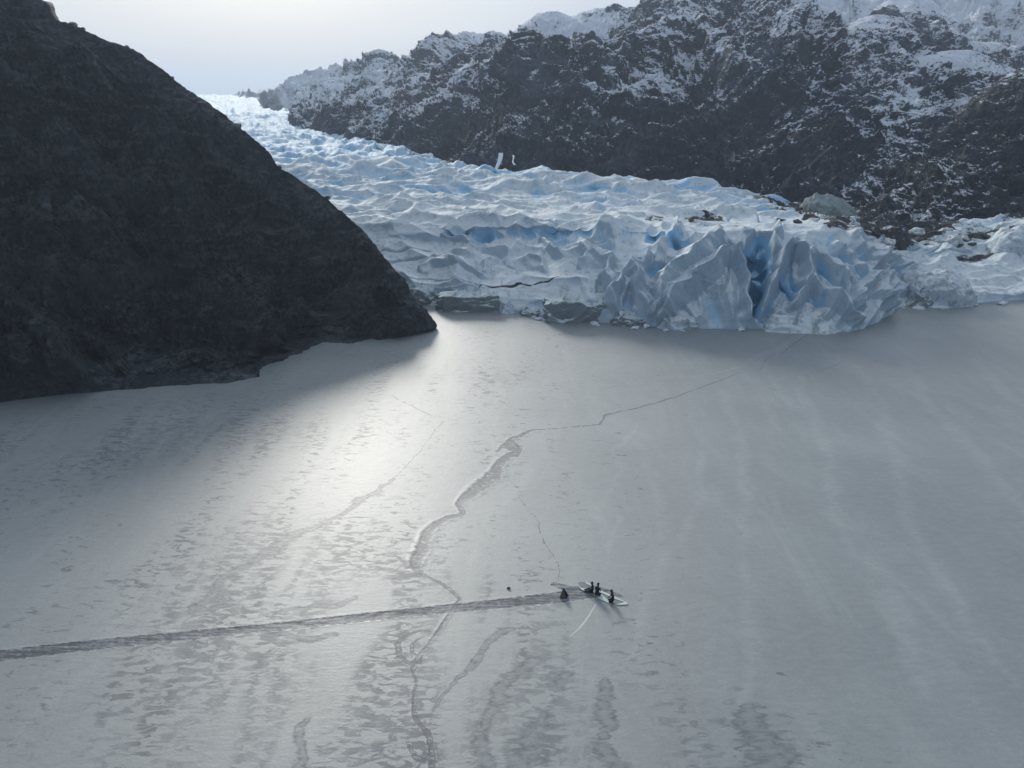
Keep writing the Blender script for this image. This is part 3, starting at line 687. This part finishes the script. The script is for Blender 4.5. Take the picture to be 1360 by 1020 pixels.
for i in range(22):
    px_ = random.choice((random.uniform(600, 1000), random.uniform(700, 1160), random.uniform(1180, 1340)))
    x_, y_ = on_lake(px_, float(np.interp(px_, fx, fy_)) + random.uniform(.5, 4.5))
    o = bpy.data.objects.new('brash_ice', bmesh_b[i % 3]); COL.objects.link(o)
    s_ = random.choice((.3, .4, .55, .8))
    o.scale = (s_ * random.uniform(1, 1.8), s_, s_ * random.uniform(.6, 1)); o.location = (float(x_), float(y_), s_ * .15); o.rotation_euler = (0, 0, random.uniform(0, 3))
    tag(o, 'small loose ice piece lying on the lake along the foot of the glacier', 'ice piece', 'loose ice pieces along the glacier foot')

# ================================================================== frozen waterfalls on the mountain foot
FALL = mat_plain('frozen waterfall ice', (.72, .77, .82), .6, .15, .8)
def waterfall(px_, top, bot, w, Y_, lean, label, seed):
    bm = bmesh.new(); rows = []
    n = 14
    for i in range(n):
        f = i / (n - 1)
        cx, cy, cz = at_depth(px_ + lean * (1 - f) + 1.5 * math.sin(f * 5 + seed), top + (bot - top) * f, Y_ - f * 7)
        ww = w * (.35 + .65 * abs(math.sin(1.0 + 2.2 * f + seed))) * Y_ / FP
        r = []
        for j in range(9):
            a = -math.pi / 2 + math.pi * j / 8
            r.append(bm.verts.new((cx + ww * math.sin(a) * (1 + .2 * random.random()), cy - ww * .7 * math.cos(a) * (1 + .25 * random.random()), cz)))
        rows.append(r)
    for a, b in zip(rows, rows[1:]):
        for j in range(8): bm.faces.new((a[j], a[j + 1], b[j + 1], b[j]))
        bm.faces.new((a[8], a[0], b[0], b[8]))
    bm.faces.new(rows[0]); bm.faces.new(rows[-1][::-1])
    me = bpy.data.meshes.new('frozen_waterfall'); bm.to_mesh(me); bm.free()
    o = link('frozen_waterfall', me, FALL); tag(o, label, 'waterfall')
waterfall(656, 203, 236, 2.6, 380, 9, 'larger white frozen waterfall at the foot of the dark mountain', .2)
waterfall(684, 206, 219, 1.5, 378, -4, 'smaller white frozen trickle right of the larger frozen waterfall', 1.1)

# ================================================================== shrubs on the hillside skyline
SHR = mat_plain('dark shrub foliage', (.04, .045, .04), .9, .4, 3); BRK = mat_plain('shrub bark', (.05, .045, .04), .9, .3, 4)
cv = CP.reshape(-1, 3); cq = np.stack(project(cv[:, 0], cv[:, 1], cv[:, 2]), 1)
def shrub(px_, r, label, seed):
    near = np.abs(cq[:, 0] - px_) < 2
    k = np.where(near)[0][np.argmin(cq[near][:, 1])]
    p = cv[k]
    e = bpy.data.objects.new('shrub', None); COL.objects.link(e); e.location = (float(p[0]), float(p[1]), float(p[2]) - .35)
    tag(e, label, 'shrub', 'shrubs on the hillside skyline')
    rs = random.Random(seed)
    bm = bmesh.new()
    bmesh.ops.create_cone(bm, cap_ends=True, segments=6, radius1=.12 * r, radius2=.04 * r, depth=r * .8, matrix=Matrix.Translation((0, 0, r * .5)))
    for q in range(4):
        a = q * 1.57 + rs.random()
        mt = Matrix.Translation((.25 * r * math.cos(a), .25 * r * math.sin(a), r * .8)) @ Matrix.Rotation(a, 4, 'Z') @ Matrix.Rotation(.7, 4, 'Y')
        bmesh.ops.create_cone(bm, cap_ends=True, segments=5, radius1=.06 * r, radius2=.02 * r, depth=r * .8, matrix=mt)
    me = bpy.data.meshes.new('stem'); bm.to_mesh(me); bm.free(); link('stem', me, BRK, e)
    vs, fs = [], []
    for q in range(420):
        while True:
            v = Vector((rs.uniform(-1, 1), rs.uniform(-1, 1), rs.uniform(-.8, 1)))
            if v.length < 1 and perlin(np.array([v.x * 2.3 + seed]), np.array([v.y * 2.3]), np.array([v.z * 2.3]), seed)[0] > -.12: break
        c = Vector((v.x * 1.0 * r, v.y * .9 * r, r * .55 + v.z * .62 * r))
        a = Vector((rs.gauss(0, 1), rs.gauss(0, 1), rs.gauss(0, 1))).normalized() * .13 * r
        b = a.cross(Vector((rs.gauss(0, 1), rs.gauss(0, 1), rs.gauss(0, 1)))).normalized() * .08 * r
        i = len(vs); vs += [c - a, c + b, c + a, c - b]; fs.append((i, i + 1, i + 2, i + 3))
    me = bpy.data.meshes.new('foliage'); me.from_pydata(vs, [], fs); link('foliage', me, SHR, e)
shrub(99, 1.15, 'largest dark shrub on the skyline, just below the rounded hilltop', 1)
shrub(112, .7, 'small dark shrub on the skyline next to the largest shrub', 2)
shrub(170, .6, 'small dark shrub where the hillside skyline bends down', 3)
shrub(178, .4, 'tiny shrub just right of the one at the skyline bend', 4)
shrub(437, .8, 'lone shrub on the lower skyline above the glacier', 5)
shrub(230, .55, 'small shrub on the steep middle stretch of the skyline', 6)

# ================================================================== people, ice sheet, shelter
BLACK = mat_plain('black outdoor clothing', (.012, .013, .018), .8, .3, 12)
SKIN = mat_plain('skin', (.42, .27, .20), .6, .08, 20)
def person(px_, py_, rot, pose, label):
    X0, Y0 = [float(k) for k in on_lake(px_, py_)]
    # joints in metres, figure faces +x, ground z = 0
    if pose == 'kneel':      # sitting back on the heels, trunk upright, head bowed forward
        J = dict(pel=(0,0,.30), wst=(-.02,0,.52), chs=(.0,0,.82), nck=(.08,0,1.04), hd0=(.13,0,1.13), hd1=(.17,0,1.26))
        L = lambda s: [(.03,.12*s,.27,.115), (.42,.19*s,.14,.085), (.10,.20*s,.09,.06), (-.06,.19*s,.06,.05)]
        A = lambda s: [(.03,.19*s,.93,.075), (.12,.26*s,.66,.055), (.32,.18*s,.45,.042), (.39,.14*s,.40,.035)]
    elif pose == 'sit':      # sitting with legs stretched forward
        J = dict(pel=(0,0,.14), wst=(-.03,0,.36), chs=(-.01,0,.64), nck=(.02,0,.86), hd0=(.04,0,.95), hd1=(.06,0,1.08))
        L = lambda s: [(.03,.12*s,.14,.11), (.40,.16*s,.30,.08), (.74,.17*s,.09,.055), (.84,.18*s,.16,.05)]
        A = lambda s: [(.0,.19*s,.74,.07), (.08,.27*s,.48,.052), (.32,.22*s,.36,.04), (.40,.19*s,.34,.034)]
    else:                    # standing, slightly stooped with bent knees
        J = dict(pel=(0,0,.62), wst=(.0,0,.78), chs=(.06,0,1.02), nck=(.12,0,1.22), hd0=(.16,0,1.30), hd1=(.20,0,1.42))
        L = lambda s: [(.02,.11*s,.58,.11), (.10,.13*s,.34,.075), (-.04,.13*s,.08,.055), (.10,.14*s,.05,.045)]
        A = lambda s: [(.09,.19*s,1.12,.07), (.13,.25*s,.88,.052), (.30,.17*s,.74,.04), (.37,.13*s,.71,.034)]
    vs, es, rad = [], [], []
    def add(p, r, par=None):
        vs.append(p); rad.append(r)
        if par is not None: es.append((par, len(vs) - 1))
        return len(vs) - 1
    a = add(J['pel'], .165); root = a
    w_ = add(J['wst'], .145, a); c = add(J['chs'], .175, w_); n_ = add(J['nck'], .07, c)
    h0 = add(J['hd0'], .085, n_); h1 = add(J['hd1'], .105, h0)
    hx_, _, hz_ = J['hd1']; add((hx_ + .02, 0, hz_ + .07), .07, h1)
    for s in (-1, 1):
        p = a
        for x, y, z, r in L(s): p = add((x, y, z), r, p)
        p = c
        for x, y, z, r in A(s): p = add((x, y, z), r, p)
        x, y, z, r = A(s)[-1]
        for k in range(4):       # four fingers of unequal length and a thumb
            f = add((x + .055, y + (k - 1.5) * .019, z - .008), .010, p)
            f = add((x + .085 + .008 * (k in (1, 2)), y + (k - 1.5) * .021, z - .025), .008, f)
            add((x + .098 + .010 * (k in (1, 2)), y + (k - 1.5) * .021, z - .047), .007, f)
        f = add((x + .02, y - s * .038, z - .002), .011, p); add((x + .05, y - s * .05, z - .012), .009, f)
    me = bpy.data.meshes.new('person'); me.from_pydata(vs, es, [])
    o = link('person', me, [BLACK, SKIN])
    md = o.modifiers.new('Skin', 'SKIN'); md.use_smooth_shade = True
    sk = me.skin_vertices[0] if me.skin_vertices else None
    if sk is None:
        bm = bmesh.new(); bm.from_mesh(me); lay = bm.verts.layers.skin.verify(); bm.to_mesh(me); bm.free(); sk = me.skin_vertices[0]
    for i, r in enumerate(rad):
        if r > .04: r *= 1.2
        sk.data[i].radius = (r, r); sk.data[i].use_root = (i == root)
    o.modifiers.new('Sub', 'SUBSURF').levels = 1; o.modifiers['Sub'].render_levels = 1
    o.location = (X0, Y0, .02); o.rotation_euler = (0, 0, rot); o.scale = (1.12,) * 3
    tag(o, label, 'person', 'people in black on the frozen lake')
    # woollen hat / hood as its own piece, face left open to the front
    bm = bmesh.new(); bmesh.ops.create_uvsphere(bm, u_segments=20, v_segments=12, radius=.128)
    for v in list(bm.verts):
        if v.co.z < -.02 and v.co.x > -.02: bm.verts.remove(v)
    for v in bm.verts: v.co.x *= 1.05; v.co.z *= 1.12
    me = bpy.data.meshes.new('hood'); bm.to_mesh(me); bm.free()
    hh = link('hood', me, BLACK, o); hh.location = (hx_ - .01, 0, hz_ + .03)
    bm = bmesh.new()        # face: oval with nose, brow hollows and mouth
    bmesh.ops.create_uvsphere(bm, u_segments=24, v_segments=16, radius=.095)
    for v in bm.verts:
        x, y, z = v.co
        if x > 0:
            v.co.x += .022 * math.exp(-(y / .014) ** 2 - ((z + .008) / .022) ** 2)
            v.co.x -= .010 * (math.exp(-((y - .033) / .014) ** 2 - ((z - .018) / .010) ** 2) + math.exp(-((y + .033) / .014) ** 2 - ((z - .018) / .010) ** 2))
            v.co.x -= .006 * math.exp(-(y / .022) ** 2 - ((z + .045) / .006) ** 2)
        v.co.y *= .88; v.co.z *= 1.15
    me = bpy.data.meshes.new('face'); bm.to_mesh(me); bm.free()
    ff = link('face', me, SKIN, o); ff.location = (hx_ + .028, 0, hz_ + .0)
    return o
person(786.5, 787.5, R(165), 'sit', 'leftmost person, dressed in black, sitting upright with legs stretched to the left')
person(793, 792, R(60), 'kneel', 'middle person, dressed in black, kneeling right beside the sitting one')
person(813.5, 800, R(180), 'kneel', 'rightmost person, dressed in black, kneeling near the pointed end of the ice sheet')

RIMM = mat_plain('white rime edge', (.52, .56, .55), .6, .06, 2)
SHEET = mat_plain('grey green bare ice', (.175, .205, .20), .35, .15, 1.0)
def flat(name, pts, z, th, mat, parent=None, off=(0, 0)):
    bm = bmesh.new()
    P_ = [on_lake(a, b) for a, b in pts]
    top = [bm.verts.new((float(x) - off[0], float(y) - off[1], z)) for x, y in P_]
    bot = [bm.verts.new((float(x) - off[0], float(y) - off[1], z - th)) for x, y in P_]
    bm.faces.new(top); bm.faces.new(bot[::-1])
    for i in range(len(top)): bm.faces.new((top[i], bot[i], bot[(i + 1) % len(top)], top[(i + 1) % len(top)]))
    bmesh.ops.recalc_face_normals(bm, faces=bm.faces)
    me = bpy.data.meshes.new(name); bm.to_mesh(me); bm.free()
    return link(name, me, mat, parent)
ox, oy = [float(k) for k in on_lake(800, 790)]
root = bpy.data.objects.new('ice_sheet', None); COL.objects.link(root); root.location = (ox, oy, 0)
tag(root, 'long pointed grey ice sheet with white edges under the three people', 'ice sheet')
flat('sheet_surface', [(768,774.5),(771,773),(776,773.6),(784,777),(797,785),(812,791),(829,799),(830,802),(821,803.5),(812,801),(803,797),(796,791),(783,785),(776,781.5),(771,778)],   .04, .06, SHEET, root, (ox, oy))
flat('white_rim', [(794,784),(797,784.5),(812,791),(820,795),(834,801.5),(833,803.5),(824,804),(818,803.6),(826,801.4),(829,800.2),(818,796.5),(811,793.6),(796,787)], .085, .06, RIMM, root, (ox, oy))
flat('white_rim', [(769,781),(775,781.6),(782,783.5),(789,785),(789,786.6),(780,786.3),(773,784.2)], .08, .06, RIMM, root, (ox, oy))
flat('white_rim', [(796,788.5),(799,790),(804,795),(809,798.5),(812.5,802),(810,802.6),(804,799.5),(797,796.5),(793.5,793.5)], .075, .06, RIMM, root, (ox, oy))
flat('white_rim', [(776,772.5),(783,775.5),(788,778.2),(785,778.6),(779,776.0)], .075, .06, RIMM, root, (ox, oy))

tx, ty = [float(k) for k in on_lake(748.5, 792.3)]
tent = bpy.data.objects.new('tent', None); COL.objects.link(tent); tent.location = (tx, ty, 0)
tag(tent, 'small dark triangular shelter standing on the track left of the people', 'tent')
TG = mat_plain('grey tent cloth', (.13, .15, .15), .8, .15, 8); TB = mat_plain('black tent cloth', (.012, .013, .017), .8, .2, 8)
def panel(name, pts, mat):
    bm = bmesh.new(); f = bm.faces.new([bm.verts.new(p) for p in pts])
    bmesh.ops.solidify(bm, geom=[f], thickness=.03)
    me = bpy.data.meshes.new(name); bm.to_mesh(me); bm.free(); return link(name, me, mat, tent)
A_, B_, C_, D_, T_ = (-.46,-.35,0), (.28,-.38,0), (.52,.30,0), (-.30,.45,0), (-.03,.05,1.12)
panel('front_panel', [A_, B_, T_], TG); panel('side_panel', [B_, C_, T_], TB); panel('back_panel', [C_, D_, T_], TB); panel('left_panel', [D_, A_, T_], TG)
st = bpy.data.objects.new('stone', make_boulder(.15, 5, 'stone', ROCKM)); COL.objects.link(st)
sx_, sy_ = on_lake(675.5, 781.5); st.location = (float(sx_), float(sy_), .07)
tag(st, 'single small dark stone lying alone on the ice above the track', 'stone')

# ================================================================== air
HZ = .00019
bm = bmesh.new(); bmesh.ops.create_cube(bm, size=1)
me = bpy.data.meshes.new('haze'); bm.to_mesh(me); bm.free()
hz_m = bpy.data.materials.new('haze'); hz_m.use_nodes = True; nt_ = hz_m.node_tree
nt_.nodes.remove(nt_.nodes['Principled BSDF'])
pv = nt_.nodes.new('ShaderNodeVolumePrincipled'); pv.inputs['Color'].default_value = (.66, .80, 1, 1); pv.inputs['Density'].default_value = HZ; pv.inputs['Anisotropy'].default_value = .3
nt_.links.new(pv.outputs[0], nt_.nodes['Material Output'].inputs['Volume'])
haze = link('haze', me, hz_m); haze.scale = (11000, 11000, 340); haze.location = (0, 2400, 340 / 2 - 71)
haze['kind'] = 'stuff'; haze['label'] = 'thin cold haze over the lake and mountains'; haze['category'] = 'haze'

# ================================================================== light
SUN_AZ, SUN_EL = R(-16.5), R(20.5)          # left of straight ahead, behind the hillside
sd = Vector((math.sin(SUN_AZ) * math.cos(SUN_EL), math.cos(SUN_AZ) * math.cos(SUN_EL), math.sin(SUN_EL)))
sl = bpy.data.lights.new('sun', 'SUN'); sl.energy = 3.1; sl.angle = R(14); sl.color = (1, .96, .88)
so = bpy.data.objects.new('sun', sl); COL.objects.link(so); so.rotation_euler = sd.to_track_quat('Z', 'Y').to_euler(); so.location = (0, 0, 300)
w = bpy.data.worlds.new('World'); sc.world = w; w.use_nodes = True
t = w.node_tree; bg = t.nodes['Background']
sky = t.nodes.new('ShaderNodeTexSky'); sky.sky_type = 'NISHITA'; sky.sun_disc = False
sky.sun_elevation = SUN_EL; sky.sun_rotation = SUN_AZ; sky.air_density = 1; sky.dust_density = 3
tc = t.nodes.new('ShaderNodeTexCoord')
dt = t.nodes.new('ShaderNodeVectorMath'); dt.operation = 'DOT_PRODUCT'; t.links.new(tc.outputs['Generated'], dt.inputs[0]); dt.inputs[1].default_value = sd
cr = t.nodes.new('ShaderNodeValToRGB'); t.links.new(dt.outputs['Value'], cr.inputs[0])
el = cr.color_ramp.elements
el[0].position = 0; el[0].color = (3.3, 3.9, 4.6, 1); el[1].position = .6; el[1].color = (4.8, 5.5, 6.4, 1)
for p_, c_ in ((.80, (4.7, 5.4, 6.4, 1)), (.90, (5.3, 5.9, 6.7, 1)), (.955, (6.2, 6.6, 6.9, 1)), (1.0, (9, 8.9, 8.4, 1))):
    e_ = el.new(p_); e_.color = c_
nz_ = t.nodes.new('ShaderNodeTexNoise'); mp = t.nodes.new('ShaderNodeMapping'); t.links.new(tc.outputs['Generated'], mp.inputs[0]); mp.inputs['Scale'].default_value = (1.5, 1.5, 5)
t.links.new(mp.outputs[0], nz_.inputs['Vector']); nz_.inputs['Scale'].default_value = 1.2; nz_.inputs['Detail'].default_value = 4
mr = t.nodes.new('ShaderNodeMapRange'); t.links.new(nz_.outputs[0], mr.inputs[0]); mr.inputs[1].default_value = .3; mr.inputs[2].default_value = .7; mr.inputs[3].default_value = .92; mr.inputs[4].default_value = 1.08
ml = t.nodes.new('ShaderNodeVectorMath'); ml.operation = 'SCALE'; t.links.new(cr.outputs[0], ml.inputs[0]); t.links.new(mr.outputs[0], ml.inputs['Scale'])
mx_ = t.nodes.new('ShaderNodeMix'); mx_.data_type = 'RGBA'; mx_.inputs[0].default_value = .96
t.links.new(sky.outputs[0], mx_.inputs[6]); t.links.new(ml.outputs[0], mx_.inputs[7])
t.links.new(mx_.outputs[2], bg.inputs[0]); bg.inputs[1].default_value = .12

# ================================================================== camera
cam = bpy.data.cameras.new('camera'); cam.sensor_width = 36; cam.lens = FP / 1360 * 36; cam.clip_end = 20000; cam.clip_start = .5
co_ = bpy.data.objects.new('camera', cam); COL.objects.link(co_); co_.location = (0, 0, CH); co_.rotation_euler = (R(90) - TH, 0, 0)
sc.camera = co_
sc.view_settings.view_transform = 'Standard'; sc.view_settings.look = 'None'; sc.view_settings.exposure = 0; sc.view_settings.gamma = 1
sc.cycles.max_bounces = 6; sc.cycles.volume_bounces = 0; sc.cycles.use_denoising = True
